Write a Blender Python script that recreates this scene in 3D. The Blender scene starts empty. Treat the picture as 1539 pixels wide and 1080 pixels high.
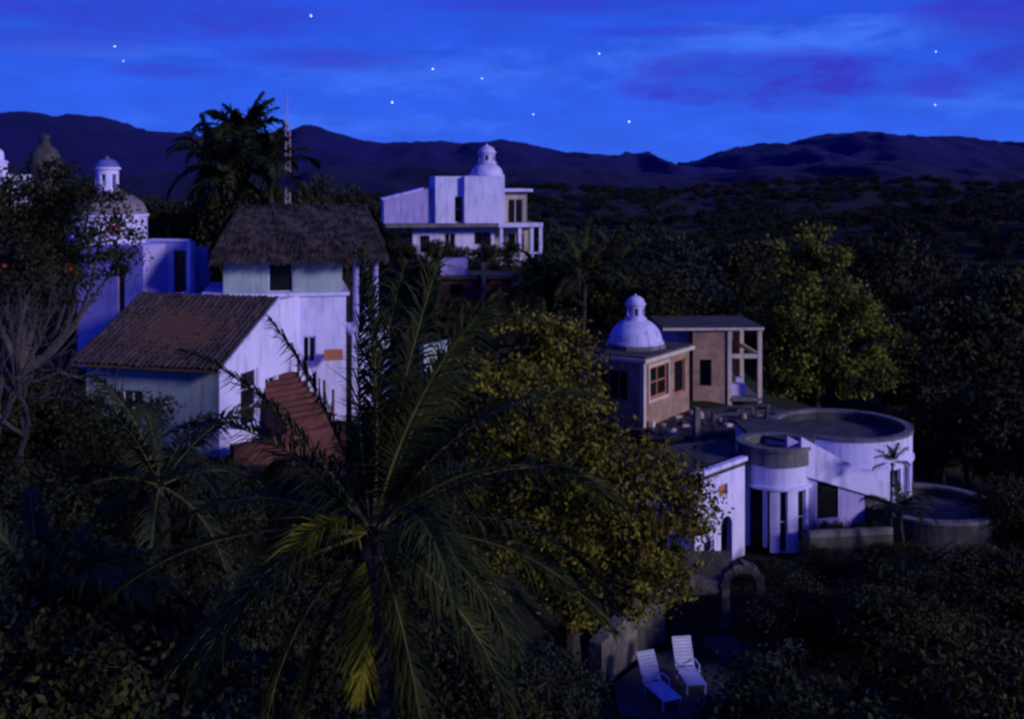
import bpy, math, numpy as np, random
from mathutils import Vector, noise as mn
from mathutils.bvhtree import BVHTree
rad=math.radians
F=1600.0
def sx(px,d): return (px-770.0)/F*d
def sz(py,d): return (270.0-py)/F*d
scene=bpy.context.scene
# ------------------------------------------------------------------ materials
def new_mat(name):
    m=bpy.data.materials.new(name); m.use_nodes=True
    nt=m.node_tree; nt.nodes.clear()
    out=nt.nodes.new('ShaderNodeOutputMaterial'); b=nt.nodes.new('ShaderNodeBsdfPrincipled')
    nt.links.new(b.outputs[0],out.inputs[0]); b.inputs['Specular IOR Level'].default_value=0.2
    return m,nt,b,out
def surf(name,c1,c2,scale=2.0,rough=0.85,bump=0.15,fine=25,stain=None):
    m,nt,b,out=new_mat(name); N=nt.nodes; L=nt.links
    tc=N.new('ShaderNodeTexCoord')
    n1=N.new('ShaderNodeTexNoise'); n1.inputs['Scale'].default_value=scale; n1.inputs['Detail'].default_value=8; n1.inputs['Roughness'].default_value=0.65
    L.new(tc.outputs['Object'],n1.inputs['Vector'])
    r=N.new('ShaderNodeValToRGB'); r.color_ramp.elements[0].position=0.35; r.color_ramp.elements[1].position=0.65
    r.color_ramp.elements[0].color=(*c1,1); r.color_ramp.elements[1].color=(*c2,1)
    L.new(n1.outputs['Fac'],r.inputs[0]); col=r.outputs[0]
    if stain:
        mp=N.new('ShaderNodeMapping'); mp.inputs['Scale'].default_value=(2.2,2.2,0.35)
        L.new(tc.outputs['Object'],mp.inputs[0])
        n3=N.new('ShaderNodeTexNoise'); n3.inputs['Scale'].default_value=1.3; n3.inputs['Detail'].default_value=7
        L.new(mp.outputs[0],n3.inputs['Vector'])
        r3=N.new('ShaderNodeValToRGB'); r3.color_ramp.elements[0].position=0.50; r3.color_ramp.elements[1].position=0.76
        L.new(n3.outputs['Fac'],r3.inputs[0])
        mx=N.new('ShaderNodeMixRGB'); L.new(r3.outputs[0],mx.inputs[0]); L.new(col,mx.inputs[1]); mx.inputs[2].default_value=(*stain,1)
        col=mx.outputs[0]
    L.new(col,b.inputs['Base Color']); b.inputs['Roughness'].default_value=rough
    if bump>0:
        n2=N.new('ShaderNodeTexNoise'); n2.inputs['Scale'].default_value=fine; n2.inputs['Detail'].default_value=5
        L.new(tc.outputs['Object'],n2.inputs['Vector'])
        bp=N.new('ShaderNodeBump'); bp.inputs['Strength'].default_value=bump; bp.inputs['Distance'].default_value=0.05
        L.new(n2.outputs['Fac'],bp.inputs['Height']); L.new(bp.outputs[0],b.inputs['Normal'])
    return m
def brickmat(name,c1,c2,mortar,sc=1.0):
    m,nt,b,out=new_mat(name); N=nt.nodes; L=nt.links
    tc=N.new('ShaderNodeTexCoord')
    br=N.new('ShaderNodeTexBrick'); br.inputs['Scale'].default_value=sc
    br.inputs['Brick Width'].default_value=0.28; br.inputs['Row Height'].default_value=0.11; br.inputs['Mortar Size'].default_value=0.012
    br.inputs['Color1'].default_value=(*c1,1); br.inputs['Color2'].default_value=(*c2,1); br.inputs['Mortar'].default_value=(*mortar,1)
    L.new(tc.outputs['UV'],br.inputs['Vector'])
    n=N.new('ShaderNodeTexNoise'); n.inputs['Scale'].default_value=1.7; n.inputs['Detail'].default_value=8
    L.new(tc.outputs['Object'],n.inputs['Vector'])
    mx=N.new('ShaderNodeMixRGB'); mx.blend_type='MULTIPLY'; mx.inputs[0].default_value=0.8
    r=N.new('ShaderNodeValToRGB'); r.color_ramp.elements[0].position=0.3; r.color_ramp.elements[1].position=0.7
    r.color_ramp.elements[0].color=(.5,.5,.5,1); r.color_ramp.elements[1].color=(1.1,1.05,1,1)
    L.new(n.outputs['Fac'],r.inputs[0]); L.new(br.outputs['Color'],mx.inputs[1]); L.new(r.outputs[0],mx.inputs[2])
    L.new(mx.outputs[0],b.inputs['Base Color']); b.inputs['Roughness'].default_value=0.9
    bp=N.new('ShaderNodeBump'); bp.inputs['Strength'].default_value=0.4; bp.inputs['Distance'].default_value=0.02; bp.invert=True
    L.new(br.outputs['Fac'],bp.inputs['Height']); L.new(bp.outputs[0],b.inputs['Normal'])
    return m
def leafmat(name,dark,light,trans=0.0,clump=0.7):
    m,nt,b,out=new_mat(name); N=nt.nodes; L=nt.links
    g=N.new('ShaderNodeNewGeometry'); tc=N.new('ShaderNodeTexCoord')
    n=N.new('ShaderNodeTexNoise'); n.inputs['Scale'].default_value=clump; n.inputs['Detail'].default_value=4
    L.new(tc.outputs['Object'],n.inputs['Vector'])
    a=N.new('ShaderNodeMath'); a.operation='MULTIPLY_ADD'; a.inputs[1].default_value=0.40
    L.new(g.outputs['Random Per Island'],a.inputs[0]); 
    a2=N.new('ShaderNodeMath'); a2.operation='MULTIPLY_ADD'; a2.inputs[1].default_value=2.4; a2.inputs[2].default_value=-0.9
    L.new(n.outputs['Fac'],a2.inputs[0]); L.new(a2.outputs[0],a.inputs[2])
    r=N.new('ShaderNodeValToRGB'); r.color_ramp.elements[0].position=0.15; r.color_ramp.elements[1].position=0.95
    r.color_ramp.elements[0].color=(*dark,1); r.color_ramp.elements[1].color=(*light,1)
    L.new(a.outputs[0],r.inputs[0]); L.new(r.outputs[0],b.inputs['Base Color']); b.inputs['Roughness'].default_value=0.65
    b.inputs['Specular IOR Level'].default_value=0.12
    if trans>0:
        t=N.new('ShaderNodeBsdfTranslucent'); L.new(r.outputs[0],t.inputs['Color'])
        ms=N.new('ShaderNodeMixShader'); ms.inputs[0].default_value=trans
        L.new(b.outputs[0],ms.inputs[1]); L.new(t.outputs[0],ms.inputs[2]); L.new(ms.outputs[0],out.inputs[0])
    return m
M={}
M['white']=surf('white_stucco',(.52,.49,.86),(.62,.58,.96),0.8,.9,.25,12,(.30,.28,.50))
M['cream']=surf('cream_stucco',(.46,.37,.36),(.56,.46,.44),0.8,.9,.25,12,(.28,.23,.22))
M['pale']=surf('pale_and_shaded_stucco',(.24,.30,.38),(.32,.38,.46),0.9,.9,.25,12,(.15,.18,.22))  # pale walls; also shade put into the eave wall and palapa front
M['lav']=surf('lavender_and_shaded_stucco',(.30,.25,.62),(.38,.32,.70),0.8,.9,.25,12,(.20,.17,.40))  # lavender parts, plus walls whose shade is put into the colour
M['bluecap']=surf('blue_glazed_dome',(.08,.09,.36),(.12,.13,.42),2,.5,.1)
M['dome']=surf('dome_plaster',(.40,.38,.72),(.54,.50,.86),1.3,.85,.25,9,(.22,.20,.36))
M['domegrey']=surf('dome_plaster_old',(.15,.13,.19),(.22,.19,.27),1.3,.85,.25,9,(.11,.095,.13))
M['conc']=surf('weathered_concrete',(.09,.085,.11),(.17,.16,.19),1.2,.95,.4,9,(.05,.045,.055))
M['concd']=surf('dark_concrete',(.035,.032,.04),(.075,.07,.085),1.2,.95,.4,9,(.025,.023,.028))
M['stone']=surf('rough_stone',(.06,.052,.06),(.17,.145,.15),3.0,.95,.9,5,(.04,.035,.038))
M['brick']=brickmat('tan_brick',(.31,.18,.15),(.40,.24,.20),(.27,.22,.22))
M['redbrick']=brickmat('red_brick',(.10,.03,.032),(.15,.045,.045),(.08,.06,.065))
M['thatch']=leafmat('palm_thatch',(.020,.016,.018),(.085,.064,.065),0,3)
M['tile']=surf('clay_roof_tiles',(.032,.022,.025),(.078,.052,.054),1.6,.85,.4,14,(.022,.017,.02))
M['glass']=surf('window_glass',(.006,.006,.009),(.01,.01,.015),1,.25,.0)
M['wood']=surf('window_wood',(.09,.045,.025),(.16,.08,.04),6,.7,.3)
M['warmwood']=surf('shutter_wood',(.32,.11,.06),(.42,.16,.09),6,.7,.3)
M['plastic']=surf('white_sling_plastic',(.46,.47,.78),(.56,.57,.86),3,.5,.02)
M['steel']=surf('painted_mast_steel',(.30,.20,.28),(.42,.32,.42),3,.6,.1)
M['bark']=surf('tree_bark',(.018,.015,.014),(.05,.04,.038),5,.95,.6,20)
M['barkl']=surf('pale_tree_bark',(.04,.032,.04),(.085,.07,.08),5,.95,.6,20)
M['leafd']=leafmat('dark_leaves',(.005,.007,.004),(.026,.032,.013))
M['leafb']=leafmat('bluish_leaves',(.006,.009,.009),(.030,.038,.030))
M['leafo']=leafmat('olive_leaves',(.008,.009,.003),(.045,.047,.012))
M['leafy']=leafmat('mango_leaves',(.012,.012,.003),(.20,.17,.022),.12,1.4)  # extra yellow puts the light on the crown into the leaf colour
M['leafr']=leafmat('sunlit_crown_leaves',(.014,.019,.004),(.19,.20,.026),.12,.5)
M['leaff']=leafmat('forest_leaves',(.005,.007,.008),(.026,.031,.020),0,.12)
M['palm']=leafmat('palm_leaflets',(.005,.009,.004),(.032,.041,.010),.12,.9)
M['palmy']=leafmat('lit_palm_leaflets',(.06,.062,.006),(.28,.25,.018),.25,1.4)  # bright yellow-green paints light falling on a few fronds
M['palmd']=leafmat('dark_palm_leaflets',(.006,.009,.006),(.022,.029,.012),0,.9)
M['rachis']=surf('palm_stem',(.055,.06,.02),(.11,.11,.035),4,.7,.2)
M['flower']=leafmat('red_blossoms',(.16,.015,.008),(.32,.035,.02))
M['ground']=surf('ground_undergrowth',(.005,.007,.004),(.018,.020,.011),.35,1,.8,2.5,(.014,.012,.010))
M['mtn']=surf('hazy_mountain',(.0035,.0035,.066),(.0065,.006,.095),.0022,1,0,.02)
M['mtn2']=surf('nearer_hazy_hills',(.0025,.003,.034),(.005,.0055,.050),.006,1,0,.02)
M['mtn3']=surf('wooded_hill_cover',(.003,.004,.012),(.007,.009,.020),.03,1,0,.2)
# ------------------------------------------------------------------ mesh builder
def link(o,parent=None):
    scene.collection.objects.link(o)
    if parent: o.parent=parent
    return o
def group(name):
    e=bpy.data.objects.new(name,None); e.empty_display_size=0.5; return link(e)
class Fr:
    def __init__(s,O,ang):
        s.O=O; s.c=math.cos(ang); s.s=math.sin(ang); s.ang=ang
    def P(s,u,v,z): return (s.O[0]+s.c*u-s.s*v, s.O[1]+s.s*u+s.c*v, z)
    def sub(s,u,v,da):
        p=s.P(u,v,0); return Fr((p[0],p[1]),s.ang+da)
    def u_at(s,px,v=0):
        k=(px-770)/F; ox,oy,_=s.P(0,v,0)
        return (k*oy-ox)/(s.c-k*s.s)
    def op(s,v,x0,y0,x1,y1):
        u0=s.u_at(x0,v); u1=s.u_at(x1,v); d=s.P((u0+u1)/2,v,0)[1]
        return (u0,u1,sz(y1,d),sz(y0,d))
def fr2(p0,p1):
    return Fr(p0,math.atan2(p1[1]-p0[1],p1[0]-p0[0])), math.hypot(p1[0]-p0[0],p1[1]-p0[1])
class MB:
    def __init__(s): s.V=[];s.F=[];s.M=[];s.smooth=[]
    def poly(s,pts,m=0,sm=False):
        n=len(s.V); s.V+= [tuple(p) for p in pts]; s.F.append(tuple(range(n,n+len(pts)))); s.M.append(m); s.smooth.append(sm)
    def hexa(s,c,m=0):
        for f in ((3,2,1,0),(4,5,6,7),(0,1,5,4),(1,2,6,5),(2,3,7,6),(3,0,4,7)): s.poly([c[i] for i in f],m)
    def fbox(s,fr,u0,u1,v0,v1,z0,z1,m=0):
        s.hexa([fr.P(u0,v0,z0),fr.P(u1,v0,z0),fr.P(u1,v1,z0),fr.P(u0,v1,z0),fr.P(u0,v0,z1),fr.P(u1,v0,z1),fr.P(u1,v1,z1),fr.P(u0,v1,z1)],m)
    def prism(s,pts,z0,z1,m=0):
        n=len(pts); s.poly([(p[0],p[1],z1) for p in pts],m); s.poly([(p[0],p[1],z0) for p in pts][::-1],m)
        for i in range(n):
            a=pts[i];b=pts[(i+1)%n]; s.poly([(a[0],a[1],z0),(b[0],b[1],z0),(b[0],b[1],z1),(a[0],a[1],z1)],m)
    def mbox(s,mp,u0,u1,z0,z1,w0,w1,m=0):
        s.hexa([mp(u0,z0,w1),mp(u1,z0,w1),mp(u1,z0,w0),mp(u0,z0,w0),mp(u0,z1,w1),mp(u1,z1,w1),mp(u1,z1,w0),mp(u0,z1,w0)],m)
    def lathe(s,c,prof,n=40,m=0,sm=True):
        for i in range(n):
            a=2*math.pi*i/n;b=2*math.pi*(i+1)/n
            for (r0,z0),(r1,z1) in zip(prof[:-1],prof[1:]):
                q=[(c[0]+r0*math.cos(a),c[1]+r0*math.sin(a),z0),(c[0]+r0*math.cos(b),c[1]+r0*math.sin(b),z0),
                   (c[0]+r1*math.cos(b),c[1]+r1*math.sin(b),z1),(c[0]+r1*math.cos(a),c[1]+r1*math.sin(a),z1)]
                s.poly(q,m,sm)
    def wall(s,mp,u0,u1,z0,z1,t,ops=(),m=0,du=None):
        ub={u0,u1}; zb={z0,z1}
        for o in ops:
            for k in o[:2]:
                if u0<k<u1: ub.add(k)
            for k in o[2:4]:
                if z0<k<z1: zb.add(k)
        ub=sorted(ub); zb=sorted(zb)
        if du:
            nb=[ub[0]]
            for a,b in zip(ub[:-1],ub[1:]):
                k=max(1,int(math.ceil((b-a)/du))); nb+=[a+(b-a)*(i+1)/k for i in range(k)]
            ub=nb
        nu=len(ub)-1;nz=len(zb)-1
        def opn(i,j):
            if i<0 or j<0 or i>=nu or j>=nz: return True
            u=(ub[i]+ub[i+1])/2;z=(zb[j]+zb[j+1])/2
            return any(o[0]<u<o[1] and o[2]<z<o[3] for o in ops)
        for i in range(nu):
            for j in range(nz):
                if opn(i,j): continue
                a,b,c,d=ub[i],ub[i+1],zb[j],zb[j+1]
                s.poly([mp(a,c,0),mp(b,c,0),mp(b,d,0),mp(a,d,0)],m)
                s.poly([mp(b,c,-t),mp(a,c,-t),mp(a,d,-t),mp(b,d,-t)],m)
                if opn(i-1,j): s.poly([mp(a,c,-t),mp(a,c,0),mp(a,d,0),mp(a,d,-t)],m)
                if opn(i+1,j): s.poly([mp(b,c,0),mp(b,c,-t),mp(b,d,-t),mp(b,d,0)],m)
                if opn(i,j-1): s.poly([mp(a,c,-t),mp(b,c,-t),mp(b,c,0),mp(a,c,0)],m)
                if opn(i,j+1): s.poly([mp(a,d,0),mp(b,d,0),mp(b,d,-t),mp(a,d,-t)],m)
    def tube(s,pts,rs,n=7,m=0):
        pts=[Vector(p) for p in pts]; rings=[]
        for i,p in enumerate(pts):
            T=(pts[min(i+1,len(pts)-1)]-pts[max(i-1,0)])
            if T.length<1e-6: T=Vector((0,0,1))
            T.normalize(); A=T.cross(Vector((.3,.9,.1)) if abs(T.y)<.9 else Vector((1,0,0))).normalized(); B=T.cross(A)
            rings.append([p+(A*math.cos(2*math.pi*k/n)+B*math.sin(2*math.pi*k/n))*rs[i] for k in range(n)])
        for i in range(len(pts)-1):
            for k in range(n):
                s.poly([rings[i][k],rings[i][(k+1)%n],rings[i+1][(k+1)%n],rings[i+1][k]],m,True)
    def obj(s,name,mats,parent=None):
        me=bpy.data.meshes.new(name); me.from_pydata(s.V,[],s.F)
        for mm in mats: me.materials.append(M[mm])
        me.polygons.foreach_set('material_index',s.M); me.polygons.foreach_set('use_smooth',s.smooth)
        uv=me.uv_layers.new(name='UVMap')
        data=[]
        for f in s.F:
            a=Vector(s.V[f[0]]);b=Vector(s.V[f[1]]);c=Vector(s.V[f[2]])
            n=(b-a).cross(c-a)
            if n.length>0: n.normalize()
            hz=abs(n.z)>.7
            tx=Vector((-n.y,n.x,0)); tx=tx.normalized() if tx.length>1e-5 else Vector((1,0,0))
            for i in f:
                p=Vector(s.V[i])
                data+= [p.x,p.y] if hz else [p.dot(tx),p.z]
        uv.data.foreach_set('uv',data)
        o=bpy.data.objects.new(name,me); me.update(); return link(o,parent)
def flat(fr,v=0): return lambda u,z,w: fr.P(u,v-w,z)
def cyl(c,r): return lambda a,z,w: (c[0]+(r+w)*math.cos(a),c[1]+(r+w)*math.sin(a),z)
def fill(fm,gm,mp,o,us=1.0,fw=.07,mull=1,depth=.12,bars=0):
    u0,u1,z0,z1=o[:4]; f=fw*us
    fm.mbox(mp,u0,u0+f,z0,z1,-depth,-depth+.07); fm.mbox(mp,u1-f,u1,z0,z1,-depth,-depth+.07)
    fm.mbox(mp,u0+f,u1-f,z1-fw,z1,-depth,-depth+.07); fm.mbox(mp,u0+f,u1-f,z0,z0+fw,-depth,-depth+.07)
    for k in range(mull):
        c=u0+(u1-u0)*(k+1)/(mull+1); fm.mbox(mp,c-f*.4,c+f*.4,z0+fw,z1-fw,-depth+.005,-depth+.06)
    for k in range(bars):
        c=z0+(z1-z0)*(k+1)/(bars+1); fm.mbox(mp,u0+f,u1-f,c-fw*.3,c+fw*.3,-depth+.012,-depth+.05)
    gm.poly([mp(u0+f,z0+fw,-depth+.02),mp(u1-f,z0+fw,-depth+.02),mp(u1-f,z1-fw,-depth+.02),mp(u0+f,z1-fw,-depth+.02)])
def boxwalls(mb,fr,u0,u1,v0,v1,z0,z1,t=.22,front=(),right=(),left=(),back=(),m=0):
    mb.wall(flat(fr,v0),u0,u1,z0,z1,t,front,m)
    r=fr.sub(u1,v0,math.pi/2); mb.wall(flat(r),t,v1-v0-t,z0,z1,t,right,m)
    b=fr.sub(u1,v1,math.pi); mb.wall(flat(b),0,u1-u0,z0,z1,t,back,m)
    l=fr.sub(u0,v1,-math.pi/2); mb.wall(flat(l),t,v1-v0-t,z0,z1,t,left,m)
    return r,l
def domeprof(r,z0,h,n=12): return [(r*math.cos(a),z0+h*math.sin(a)) for a in [math.pi/2*i/n for i in range(n)]]+[(0.001,z0+h)]
def lantern(mb,gm,c,r,z0,z1,cap,m=0,mcap=0,nw=6):
    mp=cyl(c,r); H=z1-z0; ops=[]
    for k in range(nw):
        a=2*math.pi*(k+.5)/nw; ops.append((a-.22,a+.22,z0+.25*H,z1-.22*H))
    mb.wall(mp,0,2*math.pi,z0,z1,r*.2,ops,m,du=.2)
    mb.lathe(c,[(r*1.18,z1-.02),(r*1.18,z1+.08),(r*1.0,z1+.085)],28,m)
    mb.lathe(c,[(r*1.22,z0-.03),(r*1.22,z0+.10),(r*1.0,z0+.11)],28,m)
    mb.lathe(c,domeprof(r*1.04,z1+.08,cap,8),28,mcap)
    mb.lathe(c,domeprof(r*.16,z1+.06+cap,r*.25,5),12,mcap)
# ------------------------------------------------------------------ terrain
CP=[(0,-30,-12),(0,0,-13),(-20,10,-12),(-15,22,-11.5),(0,16,-14),(10,20,-17),(-30,40,-9),(-11,38,-10.4),(-16,40,-9.8),(-11,50,-9.5),(-19,50,-8.5),(-25,60,-7.5),
(-20,75,-7),(-10,85,-7),(0,88,-7),(3,90,-7.4),(-3,75,-10),(-2,62,-11.5),(-5,50,-11.5),(0,40,-13),(8,58,-13.6),(12,66,-13.5),(4,62,-13),(12,58,-14.6),(16,66,-13.9),(12,45,-15.6),(9,42,-15.7),
(16,46,-15.8),(18,47,-17.5),(22,48,-19),(7,34,-15.95),(6,36,-16),(9,38,-16.1),(4,34,-16.2),(8,30,-17),(20,30,-20),(32,45,-24),(24,62,-19),(30,75,-22),(40,70,-26),(60,100,-34),(30,100,-26),(15,110,-20),(0,120,-20),(-20,120,-14),(-50,90,-8),(-60,50,-8),(50,20,-24),(80,60,-34),(0,28,-15.2),(-10,30,-12.5)]
CPA=np.array(CP,float)
def terr(x,y):
    x=np.asarray(x,float);y=np.asarray(y,float)
    d2=(x[...,None]-CPA[:,0])**2+(y[...,None]-CPA[:,1])**2+1.5
    w=d2**-1.7; near=(w*CPA[:,2]).sum(-1)/w.sum(-1)
    ramp=1/(1+np.exp(-(x-70)/45))
    far=-48+ramp*30*np.exp(-((y-470)/150)**2)+8*np.sin(x/90+y/130)*np.exp(-((y-600)/500)**2)+14*np.exp(-((y-900)/300)**2)*(.6+.4*np.sin(x/260))
    far=far+ (1-ramp)*14*np.exp(-((y-300)/110)**2-((x+60)/120)**2)
    k=np.clip((np.hypot(x,y)-115)/110,0,1); k=k*k*(3-2*k)
    return near*(1-k)+far*k
def quadmesh(name,V,Fq,mats,mi=None,smooth=False):
    me=bpy.data.meshes.new(name); V=np.ascontiguousarray(V,dtype=np.float32); Fq=np.ascontiguousarray(Fq,dtype=np.int32)
    me.vertices.add(len(V)); me.vertices.foreach_set('co',V.ravel())
    me.loops.add(Fq.size); me.loops.foreach_set('vertex_index',Fq.ravel())
    me.polygons.add(len(Fq)); me.polygons.foreach_set('loop_start',np.arange(len(Fq),dtype=np.int32)*4)
    for mm in mats: me.materials.append(M[mm])
    if mi is not None: me.polygons.foreach_set('material_index',np.asarray(mi,dtype=np.int32))
    me.polygons.foreach_set('use_smooth',np.full(len(Fq),smooth))
    me.update(calc_edges=True); return me
BV={}
def grid(name,X,Y,Z,mats,smooth=True):
    n,m=X.shape; V=np.stack([X,Y,Z],-1).reshape(-1,3); i=np.arange(n*m).reshape(n,m)
    Fq=np.stack([i[:-1,:-1],i[:-1,1:],i[1:,1:],i[1:,:-1]],-1).reshape(-1,4)
    if name=='wooded_hills': BV['h']=BVHTree.FromPolygons(V.tolist(),Fq.tolist())
    me=quadmesh(name,V,Fq,mats,None,smooth); return link(bpy.data.objects.new(name,me))
s=np.linspace(-1,1,260); xs=np.sinh(s*6.5)/np.sinh(6.5)*12000
t_=np.linspace(0,1,280); ys=-80+np.sinh(t_*5.2)/np.sinh(5.2)*14000
X,Y=np.meshgrid(xs,ys); Z=terr(X,Y)
rg=np.random.default_rng(3); Z=Z+rg.normal(0,.07,Z.shape)*(np.hypot(X,Y)<150)
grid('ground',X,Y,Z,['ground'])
def mountains(name,ridge,d,depth,mat,namp,seed,xw,base,fx,fine,nx=620,ny=56,pw=1.1,rid=.3):
    rx=np.array([sx(p[0],d) for p in ridge]); rz=np.array([sz(p[1],d) for p in ridge])
    xs=np.linspace(-xw,xw,nx); ys=np.linspace(-1,1,ny)
    X,Y=np.meshgrid(xs,ys); H=np.interp(X,rx,rz); Nn=np.zeros_like(H)
    for i in range(X.shape[0]):
        for j in range(X.shape[1]):
            a=X[i,j]/fx; b=Y[i,j]*depth/fx
            p=Vector((a+seed,b*.7,seed)); v=mn.fractal(p,1.0,2.1,3)
            q=1-abs(mn.noise(Vector((a*2.3+v*.6+seed,b*.8,3.3))))*2
            Nn[i,j]=v*.6+(q-.5)*.8+mn.noise(Vector((a*9,b*9,1.7)))*fine
    env=rid+np.minimum(1,np.abs(Y)*3.2)*(1-rid*.5)
    prof=np.cos(np.clip(np.abs(Y),0,1)*math.pi/2)**pw
    Z=base+(H-base)*prof+Nn*namp*env*np.sqrt(prof+.0001)
    return grid(name,X,d+Y*depth,Z,[mat],True)
R1=[(-3000,190),(-600,180),(-100,180),(0,172),(22,168),(40,167),(62,174),(90,181),(112,176),(130,174),(150,179),(165,188),(190,197),(215,195),(250,198),(300,214),(380,212),(450,205),(472,201),(490,195),(510,201),(540,210),(570,217),(600,223),(630,217),(660,216),(700,223),(735,216),(760,213),(790,220),(830,229),(865,230),(900,228),(930,234),(960,240),(1000,246),(1040,249),(1070,240),(1100,232),(1140,221),(1165,215),(1185,222),(1205,220),(1225,211),(1250,206),(1285,200),(1310,207),(1340,211),(1370,207),(1400,207),(1430,214),(1450,215),(1480,221),(1500,222),(1520,216),(1539,215),(1700,205),(2500,220),(4500,200)]
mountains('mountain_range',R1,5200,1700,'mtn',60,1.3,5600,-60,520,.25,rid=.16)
R2=[(-3000,262),(-200,258),(300,262),(500,250),(600,248),(760,252),(850,250),(950,260),(1060,268),(1150,256),(1230,247),(1300,243),(1400,252),(1539,256),(2000,250),(4500,260)]
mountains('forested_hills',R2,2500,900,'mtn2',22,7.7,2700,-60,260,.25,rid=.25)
R3=[(-3000,300),(-200,300),(600,300),(780,284),(900,288),(1000,292),(1100,284),(1200,278),(1300,275),(1400,279),(1539,283),(2200,280),(4500,290)]
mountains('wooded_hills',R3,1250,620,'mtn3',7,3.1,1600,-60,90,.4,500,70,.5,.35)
# ------------------------------------------------------------------ foliage
def unit(a): return a/np.maximum(np.linalg.norm(a,axis=-1,keepdims=True),1e-9)
def leafquads(rng,C,size,asp=.45):
    n=len(C); a=unit(rng.normal(size=(n,3))+np.array([0,0,-.35])); b=unit(np.cross(a,rng.normal(size=(n,3))))
    L=size*rng.uniform(.6,1.3,(n,1)); 
    V=np.stack([C-a*L*.5,C+b*L*asp*.5,C+a*L*.5,C-b*L*asp*.5],1).reshape(-1,3)
    return V,np.arange(n*4).reshape(-1,4)
def tube_np(pts,rs,n=6):
    mb=MB(); mb.tube(pts,rs,n); return np.array([tuple(v) for v in mb.V]),np.array(mb.F)
class Fol:
    def __init__(s): s.V=[];s.F=[];s.M=[];s.n=0
    def add(s,V,Fq,m):
        s.V.append(V); s.F.append(Fq+s.n); s.M.append(np.full(len(Fq),m)); s.n+=len(V)
    def mesh(s,name,mats): return quadmesh(name,np.concatenate(s.V),np.concatenate(s.F),mats,np.concatenate(s.M))
def limb(fo,rng,a,b,r0,r1,n=5,sag=.12,m=0,seg=5):
    a=np.array(a,float);b=np.array(b,float);L=np.linalg.norm(b-a); off=rng.normal(size=3)*L*sag
    ts=np.linspace(0,1,seg); pts=[a+(b-a)*t+off*math.sin(math.pi*t)+np.array([0,0,-L*.06*math.sin(math.pi*t)]) for t in ts]
    V,Fq=tube_np(pts,[r0+(r1-r0)*t for t in ts],n); fo.add(V,Fq,m); return pts
def lobed(name,seed,base,fork,lobes,ncl,per,leaf,clr,mats,tr=.25,flow=0,asp=.5,shell=.55):
    rng=np.random.default_rng(seed); fo=Fol()
    limb(fo,rng,base,fork,tr,tr*.7,9,.04)
    w=np.array([l[3]**2 for l in lobes]); w=w/w.sum()
    mids=[]
    for l in lobes:
        c=np.array(l[:3]); limb(fo,rng,fork,c,tr*.5,tr*.16,6,.12); mids.append(c)
    idx=rng.choice(len(lobes),ncl,p=w)
    for i in idx:
        l=lobes[i]; dv=unit(rng.normal(size=3)+np.array([0,0,.25])); r=l[3]*rng.uniform(shell,1.18)
        c=np.array(l[:3])+dv*r*np.array([1,1,.82])
        limb(fo,rng,mids[i],c,tr*.12,tr*.03,4,.12,0,4)
        k=int(per*rng.uniform(.5,1.4)); cr=clr*rng.uniform(.55,1.35)
        C=c+rng.normal(size=(k,3))*cr*np.array([1,1,.65])
        V,Fq=leafquads(rng,C,leaf,asp); fo.add(V,Fq,1)
        if flow and rng.random()<flow:
            C=c+np.array([0,0,cr*.8])+rng.normal(size=(14,3))*cr*.5; V,Fq=leafquads(rng,C,leaf*.8,.8); fo.add(V,Fq,2)
    return fo.mesh(name,mats)
def proto(seed,leafm,ncl,per,leaf,clr,H=8.0,wide=1.0,bark='bark'):
    rng=np.random.default_rng(seed); lobes=[]
    for k in range(9):
        a=rng.uniform(0,2*math.pi); rr=rng.uniform(.5,1)*2.1*wide; zz=rng.uniform(.42,.82)*H
        lobes.append((rr*math.cos(a),rr*math.sin(a),zz,rng.uniform(1.0,1.6)))
    lobes.append((0,0,H*.82,1.4)); lobes.append((.3,.2,H*.6,1.7))
    return lobed('tree_mesh',seed,(0,0,-1.5),(0.1,0,H*.33),lobes,ncl,per,leaf,clr,[bark,leafm])
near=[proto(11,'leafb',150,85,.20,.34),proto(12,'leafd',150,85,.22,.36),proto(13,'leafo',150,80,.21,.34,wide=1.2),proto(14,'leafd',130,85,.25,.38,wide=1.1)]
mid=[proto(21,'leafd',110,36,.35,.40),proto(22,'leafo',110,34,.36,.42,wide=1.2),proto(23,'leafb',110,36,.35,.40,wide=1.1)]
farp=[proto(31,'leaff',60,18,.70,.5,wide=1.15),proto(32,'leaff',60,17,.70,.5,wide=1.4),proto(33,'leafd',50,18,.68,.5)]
R=random.Random(5)
def put(me,name,x,y,topz,parent=None,wf=None):
    z=float(terr(np.array(x),np.array(y))); h=max(1.2,topz-z); o=bpy.data.objects.new(name,me)
    sc=h/9.3; w=wf if wf else max(sc,.55)*R.uniform(.85,1.15)
    w=min(w,1.6); o.location=(x,y,z); o.scale=(w,w*R.uniform(.9,1.1),sc); o.rotation_euler=(0,0,R.uniform(0,6.28)); return link(o,parent)
def zone(px0,px1,d0,d1,n,t0,t1,protos,name,parent=None,wf=None):
    for k in range(n):
        px=px0+(px1-px0)*(k+R.random())/n; d=R.uniform(d0,d1); x=sx(px,d)
        put(R.choice(protos),name,x,d,sz(R.uniform(t0,t1),d),parent,wf)
zone(-60,150,19,26,6,700,860,near,'broadleaf_tree')
zone(60,420,17,24,8,800,960,near,'broadleaf_tree')
zone(-60,330,27,34,10,610,700,near[:2],'broadleaf_tree')
zone(320,400,30,35,2,690,710,near[:2],'broadleaf_tree')
zone(-80,150,33,38,5,520,620,near[1:],'broadleaf_tree')
zone(400,640,24,31,6,740,860,near,'broadleaf_tree')
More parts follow.
